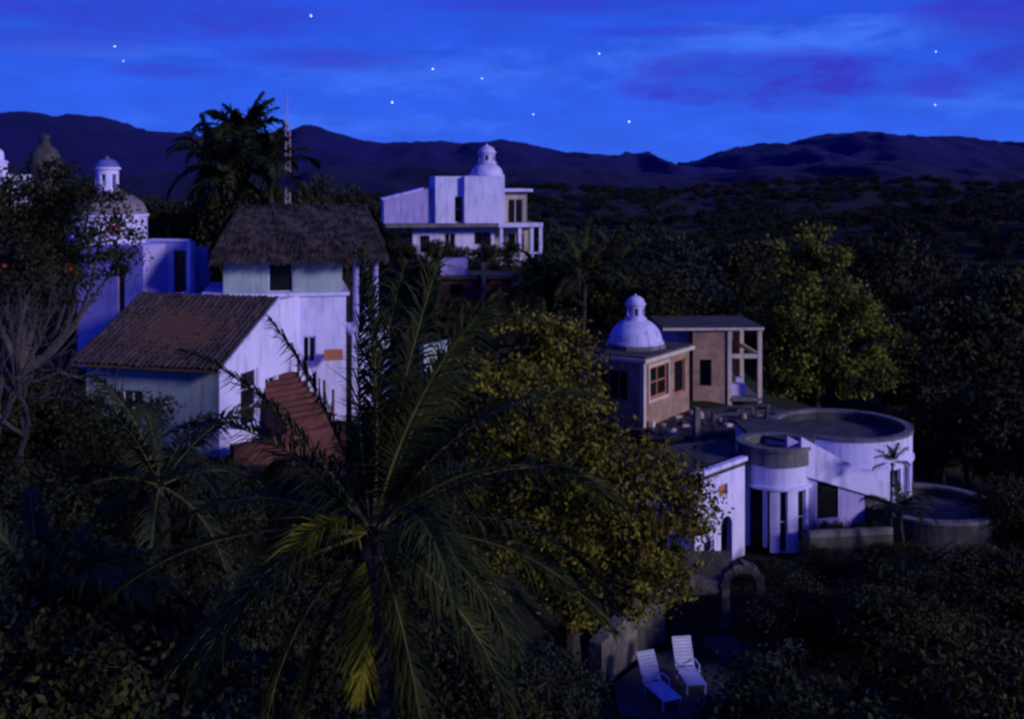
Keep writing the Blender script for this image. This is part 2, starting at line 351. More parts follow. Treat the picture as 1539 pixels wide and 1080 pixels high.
zone(560,880,21,27,6,910,1010,near,'broadleaf_tree')
zone(400,620,34,37,4,680,740,near[1:],'broadleaf_tree')
zone(1130,1600,22,30,10,900,1000,near,'broadleaf_tree')
zone(1190,1400,33,37,6,845,875,near[1:],'broadleaf_tree',None,.6)
zone(1370,1640,36,41,8,795,830,near[1:],'broadleaf_tree',None,.62)
zone(1500,1640,44,60,6,680,780,near[1:],'broadleaf_tree')
zone(560,700,36,50,6,560,650,near[1:],'broadleaf_tree')
zone(690,880,38,54,8,530,600,near[1:],'broadleaf_tree')
zone(262,470,56,64,8,222,290,mid,'broadleaf_tree',None,.7)
zone(200,470,64,80,8,240,310,mid,'broadleaf_tree')
zone(450,535,62,80,6,228,262,[mid[0],mid[2]],'broadleaf_tree',None,.62)
zone(-80,130,52,75,9,240,300,mid,'broadleaf_tree')
zone(540,770,78,84,14,338,385,mid,'broadleaf_tree',None,.42)
zone(800,1010,72,100,16,350,430,mid,'broadleaf_tree')
zone(640,800,66,71,7,425,480,mid,'broadleaf_tree',None,.35)
for px_,d_,t_p in ((1160,41.2,842),(1205,41.5,834),(1240,41.6,816),(1275,41.4,820),(1310,41.8,812),(1345,41.8,808),(1380,42,805),(1120,40.6,858),(1225,42.2,812),(1330,42.3,806)):
    put(near[R.randrange(4)],'garden_shrub',sx(px_,d_),d_,sz(t_p,d_),None,.27)
fg=group('forest')
zone(800,1010,100,150,24,308,372,mid,'tree',fg)
zone(1000,1620,80,125,30,390,520,mid,'tree',fg)
zone(1330,1640,56,80,14,520,650,mid,'tree',fg)
zone(980,1640,120,190,50,325,430,mid,'tree',fg)
for k in range(1300):
    y=150+(650-150)*R.random(); px=R.uniform(600,1850); x=sx(px,y)
    h=R.uniform(7,13); z=float(terr(np.array(x),np.array(y)))
    py=270-(z+h)*F/y
    if py<288+(14 if px<1000 else 0): h=max(4,h-4)
    put(R.choice(farp),'tree',x,y,z+h,fg,R.uniform(.9,1.5))
for k in range(800):
    y=620+700*R.random(); px=R.uniform(500,1800); x=sx(px,y); z=float(terr(np.array(x),np.array(y)))
    hit=BV['h'].ray_cast(Vector((x,y,900)),Vector((0,0,-1)))
    if hit[0] is not None: z=max(z,hit[0].z)
    o=bpy.data.objects.new('tree',R.choice(farp)); w_=R.uniform(1.8,3.0); o.location=(x,y,z-2); o.scale=(w_,w_,R.uniform(.9,1.5)); o.rotation_euler=(0,0,R.uniform(0,6.28)); link(o,fg)
# --- special trees
def lp(lst,d,dd,seed):
    r=random.Random(seed); return [(sx(a,d),d+r.uniform(-dd,dd),sz(b,d),c*d/F) for a,b,c in lst]
lob=lp([(775,530,62),(835,530,55),(715,585,62),(790,610,85),(735,690,88),(850,660,85),(830,750,95),(925,735,78),(985,715,62),(1015,775,55),(960,810,85),(900,850,80),(985,860,48),(780,820,85),(725,790,60),(855,580,50),(690,640,40)],30,1.3,2)
me=lobed('mango_tree',77,(sx(860,30),30,-16),(sx(850,30),30.2,-11),lob,560,95,.17,.25,['bark','leafy'],.3)
link(bpy.data.objects.new('mango_tree',me))
lob=lp([(1212,372,24),(1250,385,20),(1182,400,28),(1235,420,40),(1195,465,50),(1265,465,46),(1160,495,32),(1225,530,60),(1300,500,34),(1285,560,45),(1325,560,24),(1180,560,40),(1338,500,14),(1165,375,14),(1210,345,9),(1250,352,8)],72,1.6,4)
me=lobed('sunlit_tree',78,(sx(1230,72),72,-20),(sx(1230,72),72,-14),lob,400,44,.34,.34,['bark','leafr'],.35)
link(bpy.data.objects.new('broadleaf_tree',me))
lob=lp([(40,300,60),(100,325,55),(150,365,45),(20,380,70),(80,420,60),(10,450,60),(140,300,38),(170,340,28),(-50,320,80),(60,270,35),(130,420,40),(160,400,30)],34,1.5,6)
me=lobed('flame_tree',79,(sx(20,34),34,-10),(sx(30,34),34,-6.2),lob,260,70,.17,.26,['barkl','leafd','flower'],.26,.07)
link(bpy.data.objects.new('flame_tree',me))
def bare(name,base,seed,H,mat):
    rng=np.random.default_rng(seed); fo=Fol()
    def rec(p,d,L,r,lev):
        q=p+d*L; limb(fo,rng,p,q,r,r*.6,5,.08,0,4)
        if lev==0: return
        for k in range(rng.integers(2,4)):
            nd=unit(d+rng.normal(size=3)*.55+np.array([0,0,.12])); rec(q,nd,L*rng.uniform(.62,.85),r*.58,lev-1)
    rec(np.array(base,float),unit(np.array([.15,-.1,1.])),H,.10,6)
    link(bpy.data.objects.new(name,fo.mesh(name,[mat])))
bare('bare_tree',(sx(30,29),29,-8.6),4,1.7,'barkl'); bare('bare_tree',(sx(-10,28),28,-8.0),9,1.6,'barkl')
# --- palms
def frond(fo,rng,p0,d0,L,g,m,np_=60,ll=.75,w=.022,r0=.035,roll=None):
    n=22; ds=L/n; p=np.array(p0,float); d=unit(np.array(d0,float)); P=[p];T=[d]
    sw=rng.normal(size=3)*.035
    for i in range(n):
        d=unit(d+np.array([0,0,-g*ds*(.5+1.3*i/n)])+sw*ds); p=p+d*ds; P.append(p);T.append(d)
    P=np.array(P);T=np.array(T)
    V,Fq=tube_np(P,[r0*(1-.9*i/n) for i in range(n+1)],5); fo.add(V,Fq,2)
    S=np.cross(T[0],[0,0,1.]); 
    if np.linalg.norm(S)<.35: a=rng.uniform(0,3.14) if roll is None else roll; S=np.array([math.cos(a),math.sin(a)*.6,0])
    S=unit(S+rng.normal(size=3)*.2)
    t=np.sort(np.clip(np.linspace(.10,.995,np_)+rng.normal(0,.004,np_),.08,.998)); idx=t*n; i0=np.minimum(idx.astype(int),n-1); fr=(idx-i0)[:,None]
    pp=P[i0]*(1-fr)+P[i0+1]*fr; tt=unit(T[i0]*(1-fr)+T[i0+1]*fr)
    Sx=unit(S-tt*(tt@S)[:,None]); Nn=np.cross(Sx,tt)
    for sd in (-1,1):
        ph=np.radians(28+42*t+rng.normal(size=np_)*8)[:,None]
        D=unit(Sx*sd*np.cos(ph)+tt*np.sin(ph)+Nn*rng.normal(.18,.14,(np_,1)))
        l=(ll*(np.sin(math.pi*(.16+.80*t))**.7)*rng.uniform(.7,1.1,np_))[:,None]
        mid_=pp+D*l*.5+np.array([0,0,-.03]); D2=unit(D+np.array([0,0,-1.])*rng.uniform(.4,1.3,(np_,1))); tip=mid_+D2*l*.55
        W=unit(tt-D*np.sum(tt*D,1,keepdims=True))*w
        V=np.stack([pp-W,pp+W,mid_+W*.9,mid_-W*.9,tip+W*.12,tip-W*.12],1).reshape(-1,3)
        b=np.arange(np_)[:,None]*6; Fq=np.concatenate([b+np.array([0,1,2,3]),b+np.array([3,2,4,5])])
        fo.add(V,Fq,m)
def palm(name,crown,base,fronds,seed,mats,np_=60,ll=.75,w=.022,tr=.16):
    rng=np.random.default_rng(seed); fo=Fol(); crown=np.array(crown,float)
    b=np.array(base,float); ts=np.linspace(0,1,14)
    pts=[b+(crown-b)*t+np.array([.25*math.sin(3*t),0,0]) *(1-t) for t in ts]
    V,Fq=tube_np(pts,[tr*(1.25-.35*t)*(1+.06*(i%2)) for i,t in enumerate(ts)],9); fo.add(V,Fq,0)
    for f in fronds:
        d,L,g,m=f[:4]; o=crown+unit(np.array(d,float))*.12
        frond(fo,rng,o,d,L,g,m,np_,ll,w,.03*L/4)
    for k in range(9):
        a=rng.uniform(0,6.28); c=crown+np.array([math.cos(a)*.2,math.sin(a)*.2,-.15-.15*rng.random()])*tr/.16
        mb=MB(); rr=.11*tr/.16; mb.lathe((c[0],c[1]),[(rr*math.sin(q),c[2]-rr*math.cos(q)) for q in np.linspace(.01,3.13,6)],8)
        fo.add(np.array(mb.V),np.array(mb.F),0)
    return link(bpy.data.objects.new(name,fo.mesh(name,mats)))
def pdir(al,dy): return (math.cos(rad(al)),dy,math.sin(rad(al)))
fl=[(98,-.1,4.1,.05,1),(88,.1,4.2,.06,1),(94,.25,4.1,.05,1),(84,-.2,4.0,.05,1),(80,.15,4.3,.07,1),(76,-.1,4.2,.10,1),(71,.1,4.0,.12,1),(66,.3,4.0,.15,1),(109,.1,3.5,.12,1),(121,-.15,3.9,.22,1),(133,.1,3.9,.34,1),
(56,0,4.3,.27,1),(44,-.2,4.0,.34,1),(33,.2,4.1,.32,1),(20,-.1,4.0,.30,1),(6,-.1,3.9,.26,1),(156,.2,4.0,.34,1),(172,-.1,4.2,.22,1),
(-12,.1,3.9,.3,1),(-28,-.2,3.8,.3,1),(-48,.1,3.6,.3,1),(-68,-.15,3.2,.3,1),(-92,-.15,2.2,.2,3),(-118,.1,3.0,.3,1),(-140,-.2,3.6,.3,1),(-160,.1,4.0,.3,1),(192,-.3,4.1,.3,1),(-80,.2,2.8,.3,1),
(140,-.7,1.5,1.0,3),(60,-.9,3.2,.5,1),(20,-.9,3.2,.5,1),(160,-.9,3.3,.5,1),(90,.9,3.6,.3,1),(130,.9,3.4,.4,1),(40,.9,3.6,.35,1)]
cr=(sx(560,16),16,sz(800,16))
palm('coconut_palm',cr,(cr[0]+.5,16.2,-14.5),[(pdir(a,dy),L,g,m) for a,dy,L,g,m in fl],3,['bark','palm','rachis','palmy'],90,.80,.016,.15)
def rpalm(name,px,py,d,L,n,seed,leaf,g=.35,nl=34,ll=.6,up=.5,base=None,w=.03,tr=.14):
    r=random.Random(seed); fr=[]
    for k in range(n):
        a=2*math.pi*(k+r.random()*.6)/n; e=r.uniform(-.25,1.25) if k%2 else r.uniform(up,1.4)
        fr.append(((math.cos(a)*math.cos(e),math.sin(a)*math.cos(e),math.sin(e)),L*r.uniform(.8,1.1),g*r.uniform(.7,1.4),1))
    x=sx(px,d); z=float(terr(np.array(x),np.array(d)))-.3
    palm(name,(x,d,sz(py,d)),(x+r.uniform(-.5,.5),d,z),fr,seed,['bark',leaf,'rachis'],nl,ll,w,tr)
rpalm('palm_tree',365,215,60,2.9,24,1,'palmd',.42,36,.8,.4,w=.07)
rpalm('palm_tree',318,250,58,2.9,20,2,'palmd',.45,34,.8,.3,w=.07)
rpalm('palm_tree',405,252,57,2.7,20,3,'palmd',.45,34,.8,.3,w=.07)
rpalm('palm_tree',345,268,56,2.6,18,23,'palmd',.45,34,.8,.3,w=.07)
rpalm('palm_tree',880,415,70,4.4,20,4,'palm',.30,40,.9,.2,w=.06)
rpalm('palm_tree',815,435,72,3.6,16,5,'palm',.35,36,.8,.2,w=.06)
rpalm('palm_tree',930,400,95,4.4,14,6,'palmd',.35,30,.9,.2,w=.07)
rpalm('small_palm',1352,765,42.8,1.5,16,7,'palmd',.8,26,.42,.1,w=.025,tr=.09)
rpalm('small_palm',1342,695,44.0,0.9,12,8,'palmd',.9,20,.3,.1,w=.02,tr=.05)
rpalm('palm_tree',60,900,19,3.2,16,9,'palmd',.4,50,.7,.1)
rpalm('palm_tree',240,730,27,3.6,12,12,'palmd',.4,44,.7,.1)
# ------------------------------------------------------------------ HOUSE A (palapa house)
H=group('palapa_house')
rf=MB(); fm=MB(); gl=MB(); w=MB()
A=Fr((-11,40),-rad(15))
r=A.sub(0,0,math.pi/2)
door=r.op(0,362,556,388,640); win2=r.op(0,399,566,416,622)
w.wall(flat(A,0),-5.8,-.002,-10.9,-6.9,.25,[(-4.2,-3.3,-9.2,-8.1)],1)  # eave side in shadow, painted into its duller stucco
fill(fm,gl,flat(A,0),(-4.2,-3.3,-9.2,-8.1),1,.06,1,.14)
w.wall(flat(r),0,7,-10.9,-6.9,.25,[door,win2],0)
w.wall(flat(A.sub(-5.8,7,-math.pi/2)),0.25,6.75,-10.9,-6.9,.25,[],0)
fill(fm,gl,flat(r),door,1,.07,0,.16,2); fill(fm,gl,flat(r),win2,1,.06,1,.16)
zt=-5.02
def slope(v): return -6.9+(v+0)*( (zt+6.9)/4.0)
for (uo,ui) in ((0,-.25),(-5.8,-5.55)):
    pts=[(0,-6.9),(4,zt-.03),(7,zt-.03),(7,-6.9)]
    w.poly([A.P(uo,v,z) for v,z in pts],0); w.poly([A.P(ui,v,z) for v,z in pts][::-1],0)
    w.poly([A.P(uo,4,zt-.03),A.P(ui,4,zt-.03),A.P(ui,7,zt-.03),A.P(uo,7,zt-.03)],0)
rf.hexa([A.P(-6.1,-.55,slope(-.55)),A.P(.32,-.55,slope(-.55)),A.P(.32,4.1,slope(4.1)),A.P(-6.1,4.1,slope(4.1)),
         A.P(-6.1,-.55,slope(-.55)+.1),A.P(.32,-.55,slope(-.55)+.1),A.P(.32,4.1,slope(4.1)+.1),A.P(-6.1,4.1,slope(4.1)+.1)],1)
nu,nv=26*10,16*3
U=np.linspace(-6.15,.34,nu); VV=np.linspace(-.62,4.12,nv)
rngt=np.random.default_rng(1); rowj=rngt.normal(0,.022,(60,))
Vt=[]
for v in VV:
    for u in U:
        row=(v+.62)/.30; st=.05*(1-(row%1)); colm=int((u+6.15)/.25)
        z=slope(v)+.12+.05*abs(math.sin(math.pi*(u+6.15)/.25))+st+rowj[(colm*7+int(row)*13)%60]-.12*math.sin(math.pi*(u+6.1)/6.5)*math.sin(math.pi*(v+.6)/4.8)
        Vt.append(A.P(u,v,z))
i=np.arange(nu*nv).reshape(nv,nu); Ft=np.stack([i[:-1,:-1],i[:-1,1:],i[1:,1:],i[1:,:-1]],-1).reshape(-1,4)
link(bpy.data.objects.new('tile_roof',quadmesh('tile_roof',np.array(Vt),Ft,['tile'])),H)
w.hexa([A.P(.325,-.6,slope(-.6)-.06),A.P(.40,-.6,slope(-.6)-.06),A.P(.40,4.1,slope(4.1)-.06),A.P(.325,4.1,slope(4.1)-.06),
        A.P(.325,-.6,slope(-.6)+.13),A.P(.40,-.6,slope(-.6)+.13),A.P(.40,4.1,slope(4.1)+.13),A.P(.325,4.1,slope(4.1)+.13)],0)
w.fbox(A,-5.54,-.26,4.12,6.9,-5.35,-5.10,0)
Bf=Fr((-12.8,45.3),rad(12))
wb=Bf.op(.4,455,505,475,545)
w.wall(flat(Bf,.4),-.3,5.7,-10.6,-5.08,.25,[wb],0); fill(fm,gl,flat(Bf,.4),wb,1,.06,1,.15)
rr_=Bf.sub(5.7,.4,math.pi/2); w.wall(flat(rr_),.25,5.6,-10.6,-5.08,.25,[(1.2,2.4,-8.2,-6.6)],0)
w.wall(flat(Bf.sub(-.3,6,-math.pi/2)),.25,5.35,-10.6,-5.08,.25,[],0)
w.fbox(Bf,-.45,5.85,.28,6.1,-5.08,-4.93,0)
dd=Bf.op(.8,404,392,440,446); dd=(dd[0],dd[1],-4.92,-3.05)
w.wall(flat(Bf,.8),.45,5.55,-4.93,-2.75,.2,[dd],1)  # duller stucco paints in the shade under the thatch
w.wall(flat(Bf.sub(5.55,.8,math.pi/2)),.2,4.8,-4.93,-2.75,.2,[(1.5,3,-4.4,-3.2)],0)
w.wall(flat(Bf.sub(.45,5.6,-math.pi/2)),0,4.6,-4.93,-2.75,.2,[],2)
w.fbox(Bf,.66,5.34,5.4,5.6,-4.93,-2.75,0)
fill(fm,gl,flat(Bf,.8),dd,1,.04,0,.16)
for (u,v) in ((6.15,.7),(7.05,1.2),(6.9,5.2)):
    p=Bf.P(u,v,0); w.lathe((p[0],p[1]),[(.13,-7.0),(.13,-3.2),(.15,-3.15)],14,2)
w.fbox(Bf,5.96,7.6,.2,5.9,-7.25,-7.0,0)
w.wall(flat(Bf,.35),5.96,7.6,-10.8,-7.25,.2,[],0)
w.fbox(Bf,5.98,7.58,.22,.36,-7.0,-6.45,0)
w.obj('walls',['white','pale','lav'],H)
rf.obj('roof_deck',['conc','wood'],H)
u0,u1,v0,v1,ze=0,7.45,0,6.2,-3.38; ru0,ru1,rv,zr=1.1,6.75,3.1,-1.32
th=MB()
e=[Bf.P(u0,v0,ze),Bf.P(u1,v0,ze),Bf.P(u1,v1,ze),Bf.P(u0,v1,ze)]; ra=Bf.P(ru0,rv,zr); rb=Bf.P(ru1,rv,zr)
th.poly([e[0],e[1],rb,ra]); th.poly([e[1],e[2],rb]); th.poly([e[2],e[3],ra,rb]); th.poly([e[3],e[0],ra])
th.poly([(p[0],p[1],p[2]-.02) for p in e][::-1])
th.obj('thatch_underlay',['thatch'],H)
rng=np.random.default_rng(8); Vs=[];Fs=[]
def strands(a,b,c,d,n):
    a,b,c,d=[np.array(q) for q in (a,b,c,d)]
    nrm=np.cross(b-a,d-a); nrm=nrm/np.linalg.norm(nrm); nrm=nrm if nrm[2]>0 else -nrm
    for _ in range(n):
        s_=rng.random(); t=rng.random()**1.1
        top=d+(c-d)*s_; bot=a+(b-a)*s_; p=bot+(top-bot)*t; dn=(bot-top)/np.linalg.norm(bot-top)
        side=np.cross(dn,nrm); L=rng.uniform(.25,.55) if t<.15 else rng.uniform(.3,.7); dn=dn+side*rng.normal(0,.12); W=rng.uniform(.015,.04)
        lift=.03+.09*((t*7)%1)+rng.random()*.03+.05*math.sin(s_*23+t*9); q0=p+nrm*lift; bulge=.2*math.sin(math.pi*t); q0=q0+nrm*bulge; q1=q0+dn*L+nrm*rng.uniform(-.02,.06)+np.array([0,0,-.18 if t<.12 else 0])*L
        k=len(Vs); Vs.extend([q0-side*W,q0+side*W,q1+side*W*.5,q1-side*W*.5]); Fs.append((k,k+1,k+2,k+3))
strands(e[0],e[1],rb,ra,9000); strands(e[1],e[2],rb,rb,2600); strands(e[2],e[3],ra,rb,2000); strands(e[3],e[0],ra,ra,2600)
for _ in range(1800):
    s_=rng.random(); p=np.array(ra)*(1-s_)+np.array(rb)*s_+rng.normal(0,.1,3)*np.array([1,1,.7])+np.array([0,0,.1]); dn=unit(np.array([rng.normal(0,1),rng.normal(0,1),-.7])); L=rng.uniform(.2,.5); sd=unit(np.cross(dn,[0,0,1.]))*.025
    k=len(Vs); Vs.extend([p-sd,p+sd,p+dn*L+sd*.5,p+dn*L-sd*.5]); Fs.append((k,k+1,k+2,k+3))
link(bpy.data.objects.new('thatch_roof',quadmesh('thatch_roof',np.array(Vs),np.array(Fs),['thatch'])),H)
bt=MB(); T1,LT=fr2((sx(352,39),39),(sx(520,42.5),42.5))
bt.fbox(T1,0,LT,0,.3,-12,-9.75,0)
S1,_=fr2((sx(432,42),42),(sx(515,44),44))
for k_ in range(9): bt.fbox(S1,0,2.2,k_*.3,k_*.3+.296,-10.6,-9.7+.17*(k_+1),0)
for k_ in range(5): bt.fbox(S1,2.25,2.33,k_*.6,k_*.6+.08,-9.7,-8.6+.3*k_,0)
bt.obj('brick_steps',['redbrick'],H)
aw=MB(); q=Fr((sx(488,45.6),45.6),rad(12)); 
aw.hexa([q.P(0,0,-7.75),q.P(.8,0,-7.75),q.P(.8,.5,-7.45),q.P(0,.5,-7.45),q.P(0,0,-7.65),q.P(.8,0,-7.65),q.P(.8,.5,-7.35),q.P(0,.5,-7.35)])
aw.obj('tile_awning',['warmwood'],H)
fm.obj('window_frames',['white'],H); gl.obj('window_glass',['glass'],H)
# ---- domed tower house at left
H=group('domed_tower_house'); w=MB(); gl=MB(); fm=MB()
c=(sx(158,50),50.3)
mpc=cyl(c,1.8)
w.wall(mpc,-math.pi,math.pi,-3.0,sz(325,50),.2,[(-2.2,-1.9,-2.7,-2.1)],0,du=.16)
w.lathe(c,[(1.88,sz(325,50)),(1.88,sz(325,50)+.1),(1.8,sz(325,50)+.101)],40,0)
w.lathe(c,domeprof(1.8,sz(325,50)+.1,1.12),40,2)
lantern(w,gl,c,.52,sz(290,50),sz(254,50),.42,0,3,6)
tf=Fr((sx(163,48.4),48.4),-rad(22))
wi=tf.op(0,178,402,188,468)
boxwalls(w,tf,-1.8,2.0,0,3.6,-9.5,-2.95,.2,front=[wi],m=1); w.fbox(tf,-1.58,1.78,.22,3.38,-3.2,-2.96,0)  # tower front is shaded; lavender carries that shade as colour
fill(fm,gl,flat(tf),wi,1,.05,0,.12,2)
t2=Fr((sx(226,49.2),49.2),-rad(12)); o2=t2.op(0,261,376,280,448)
zt_=sz(362,49.2)
w.wall(flat(t2),0,1.9,-9,zt_,.3,[o2],1)
w.fbox(t2,-.04,1.95,-.06,.34,zt_,zt_+.09,0)
w.fbox(t2,1.905,2.08,-.08,.32,-9,zt_-.004,0)
w.fbox(t2,.1,2.05,1.6,1.8,-9,-3.2,1)
fill(fm,gl,flat(t2),o2,1,.06,0,.2)
w.fbox(t2,.05,.55,-.03,-.002,-3.9,-3.6,4)
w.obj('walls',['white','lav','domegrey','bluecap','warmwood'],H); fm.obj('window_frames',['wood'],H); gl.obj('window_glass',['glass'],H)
H=group('domed_house'); w=MB(); gl=MB(); c=(sx(68,95),95)
w.lathe(c,[(1.45,-4),(1.45,sz(245,95))],30,0); w.lathe(c,domeprof(1.35,sz(245,95),1.7),30,0); lantern(w,gl,c,.40,sz(217,95),sz(208,95),.3,0,0,6)
w.fbox(Fr((c[0]-3,94),0),0,6,0,5,-9,-1,0); w.obj('walls',['concd'],H)
H=group('white_turret_house'); w=MB(); c=(sx(-2,80),80)
w.lathe(c,[(.62,-4),(.62,sz(245,80)),(.7,sz(245,80)),(.7,sz(243,80)),(.4,sz(240,80)),(.4,sz(232,80))],24,0); w.lathe(c,domeprof(.38,sz(232,80),.4),24,0)
w.fbox(Fr((c[0]-4,79),0),0,4.8,0,5,-9,sz(262,80),0); w.obj('walls',['white'],H)
# ------------------------------------------------------------------ HOUSE B
H=group('white_hilltop_house'); w=MB(); fm=MB(); gl=MB()
B=Fr((sx(655,88),88),rad(10))
d1=B.op(0,683,295,696,334)
boxwalls(w,B,0,2.35,0,5,-3.6,.27,.22,front=[d1]); fill(fm,gl,flat(B),d1,1,.07,0,.15,1)
boxwalls(w,B,2.352,5.7,-.5,5,-3.6,.29,.22,front=[])
w.fbox(B,.22,2.13,.22,4.78,-.1,.0,0); w.fbox(B,2.6,5.48,-.28,4.78,-.1,.0,0)
ow=B.op(.3,763,298,787,336)
w.wall(flat(B,.3),5.702,7.75,-3.6,-1.0,.22,[ow],1)
w.wall(flat(B.sub(7.75,.3,math.pi/2)),0.0,4.6,-3.6,-1.0,.22,[(1,2.6,-3.2,-1.4)],1)
w.fbox(B,5.702,8.15,-.35,5,-1.0,-.78,0)
fill(fm,gl,flat(B,.3),(ow[0],ow[1],ow[2],ow[3]),1,.1,1,.14)
zl,zr_=sz(300,88),sz(281,88)
for vv in (.5,4.5):
    w.hexa([B.P(-4.2,vv,-3.6),B.P(-.002,vv,-3.6),B.P(-.002,vv+.22,-3.6),B.P(-4.2,vv+.22,-3.6),B.P(-4.2,vv,zl),B.P(-.002,vv,zr_),B.P(-.002,vv+.22,zr_),B.P(-4.2,vv+.22,zl)],4)
w.hexa([B.P(-4.2,.722,-3.6),B.P(-3.98,.722,-3.6),B.P(-3.98,4.5,-3.6),B.P(-4.2,4.5,-3.6),B.P(-4.2,.722,zl),B.P(-3.98,.722,zl+.05),B.P(-3.98,4.5,zl+.05),B.P(-4.2,4.5,zl)],0)
w.hexa([B.P(-4.35,.35,zl-.05),B.P(-.9,.35,zr_-.2),B.P(-.9,4.9,zr_-.2),B.P(-4.35,4.9,zl-.05),B.P(-4.35,.35,zl+.08),B.P(-.9,.35,zr_-.07),B.P(-.9,4.9,zr_-.07),B.P(-4.35,4.9,zl+.08)],0)
w.fbox(B,-3.97,-.01,.73,4.49,-2.4,-2.2,0)
w.fbox(B,-4.2,8.7,-1.6,5,-3.87,-3.602,2)
w.fbox(B,5.0,8.72,-1.68,-1.602,-3.9,-3.55,0)
l1=B.op(0,668,350,684,374); l2=B.op(0,712,348,738,368)
w.wall(flat(B,-.2),-1.9,4.9,-7.2,-3.872,.22,[l1,l2,(-1.3,-.5,-6,-4.6)],0)
fill(fm,gl,flat(B,-.2),l1,1,.07,1,.14); fill(fm,gl,flat(B,-.2),l2,1,.07,1,.14)
lw=B.op(.6,764,350,788,378)
w.wall(flat(B,.6),4.92,8.0,-7.4,-3.872,.22,[lw],1); fill(fm,gl,flat(B,.6),lw,1,.08,1,.14)
w.wall(flat(B.sub(8.0,.6,math.pi/2)),.0,4.2,-7.4,-3.872,.22,[(1,2.4,-6.4,-4.6)],1)
for u in (5.15,6.7,7.7,8.45):
    w.fbox(B,u,u+.26,-1.5,-1.24,-7.4,-3.872,0)
w.fbox(B,4.9,8.8,-1.65,.598,-7.0,-6.75,0)
w.fbox(B,5.42,8.44,-1.48,-1.36,-6.1,-6.0,0)
c=(sx(732,90),90.2)
w.lathe(c,[(1.5,.0),(1.5,.42),(1.38,.43)],40,3); w.lathe(c,domeprof(1.36,.42,1.05),40,3)
lantern(w,gl,c,.68,1.38,2.25,.55,3,3,6)
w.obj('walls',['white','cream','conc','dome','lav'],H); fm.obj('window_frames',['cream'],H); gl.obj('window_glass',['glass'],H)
H=group('unfinished_brick_building'); w=MB(); Q=Fr((sx(655,74),74),rad(8)); 
w.fbox(Q,0,5.8,0,4,-6.95,-6.7,0)
for u in (0.1,3.2,5.3): w.fbox(Q,u,u+.3,.1,.4,-11,-6.952,0)
w.fbox(Q,3.2,3.5,-.25,.05,-11.0,-5.8,4)
w.wall(flat(Q,.3),.42,3.18,-8.4,-6.96,.2,[(1,1.9,-8.1,-7.3)],1); w.wall(flat(Q,.3),3.9,5.28,-8.9,-6.96,.2,[],5)
w.wall(flat(Q,3.6),0,5.7,-11,-6.952,.2,[],1)
w.fbox(Q,0.4,2.3,.6,2.2,-6.698,-5.6,3); w.fbox(Q,0,5.8,0,3.6,-9.5,-9.3,0)
w.fbox(Q,4.2,5.6,-.3,-.1,-10.2,-9.6,0)
w.obj('frame',['concd','redbrick','brick','lav','conc','redbrick'],H)
H=group('garden_wall'); w=MB(); q,Lq=fr2((sx(638,46),46),(sx(692,48),48)); w.wall(flat(q),0,Lq,-12,sz(516,47),.25,[(.6,1.0,-8.4,-8.0)],0); w.fbox(q,-.05,Lq+.05,-.05,.3,sz(516,47),sz(516,47)+.08,0)
w.obj('wall',['pale'],H)
# ------------------------------------------------------------------ HOUSE C
H=group('domed_brick_house'); w=MB(); fm=MB(); gl=MB()
K=(sx(968,57),57.0); Lc=(3.89,59.2); zt=-9.8
cf,LL=fr2(Lc,K); LL=4.0; W2=5.6
cf=Fr((K[0]-LL*cf.c,K[1]-LL*cf.s),cf.ang)
ol=cf.op(0,886,554,944,600)
rfr=cf.sub(LL,0,math.pi/2); orr=rfr.op(0,976,548,1004,596)
o3=rfr.op(0,1014,540,1030,590)
boxwalls(w,cf,0,LL,0,W2,-15,zt,.25,front=[ol],right=[orr,o3],m=0)
fill(fm,gl,flat(cf),ol,1,.08,3,.18); 
u_0,u_1,z_0,z_1=orr
mpR=flat(rfr)
for bx in ((u_0-.16,u_0,z_0-.16,z_1+.16),(u_1,u_1+.16,z_0-.16,z_1+.16),(u_0,u_1,z_1,z_1+.16),(u_0,u_1,z_0-.16,z_0)):
    w.mbox(mpR,bx[0],bx[1],bx[2],bx[3],0.002,.07,1)
fill(fm,gl,mpR,orr,1,.12,1,.16,1); fill(fm,gl,mpR,o3,1,.08,0,.16)
w.fbox(cf,-.25,LL+.25,-.25,W2+.25,zt,zt+.2,1); w.fbox(cf,-.12,LL+.12,-.12,W2+.12,zt+.2,zt+.32,5)
w.fbox(cf,LL-.22,LL+.03,-.03,.2,-15,zt-.002,1)
cc=cf.P(LL/2,W2/2,0); c=(cc[0],cc[1])
oct_=[(c[0]+1.75*math.cos(math.pi/8+k*math.pi/4),c[1]+1.75*math.sin(math.pi/8+k*math.pi/4)) for k in range(8)]
w.prism(oct_,zt+.32,zt+.55,2)
w.lathe(c,[(1.6,zt+.55),(1.6,zt+.68),(1.5,zt+.69)],40,3); w.lathe(c,domeprof(1.5,zt+.68,1.3),40,3)
lantern(w,gl,c,.50,zt+1.90,zt+2.72,.42,3,3,6)
E=Fr((sx(1042,65),65),rad(2)); zt2=sz(491,65)
w.fbox(E,-1.9,4.3,-.3,5,zt2-.18,zt2-.03,1); w.fbox(E,-1.85,4.25,-.25,4.95,zt2-.028,zt2+.03,5)
w.wall(flat(E),0.0,2.1,-15,zt2-.182,.25,[E.op(0,1052,540,1070,580)],0)
w.wall(flat(E,1.2),-1.8,-.002,-15,zt2-.182,.25,[(-1.3,-.6,-12.5,-10.8)],4)
w.wall(flat(E.sub(2.1,0,math.pi/2)),.25,4.6,-15,zt2-.182,.25,[(1,2.4,-12.4,-10.2)],0)
w.wall(flat(E,4.6),-1.8,4.1,-15,zt2-.182,.25,[(2.6,3.7,-12.6,-10.5)],0)
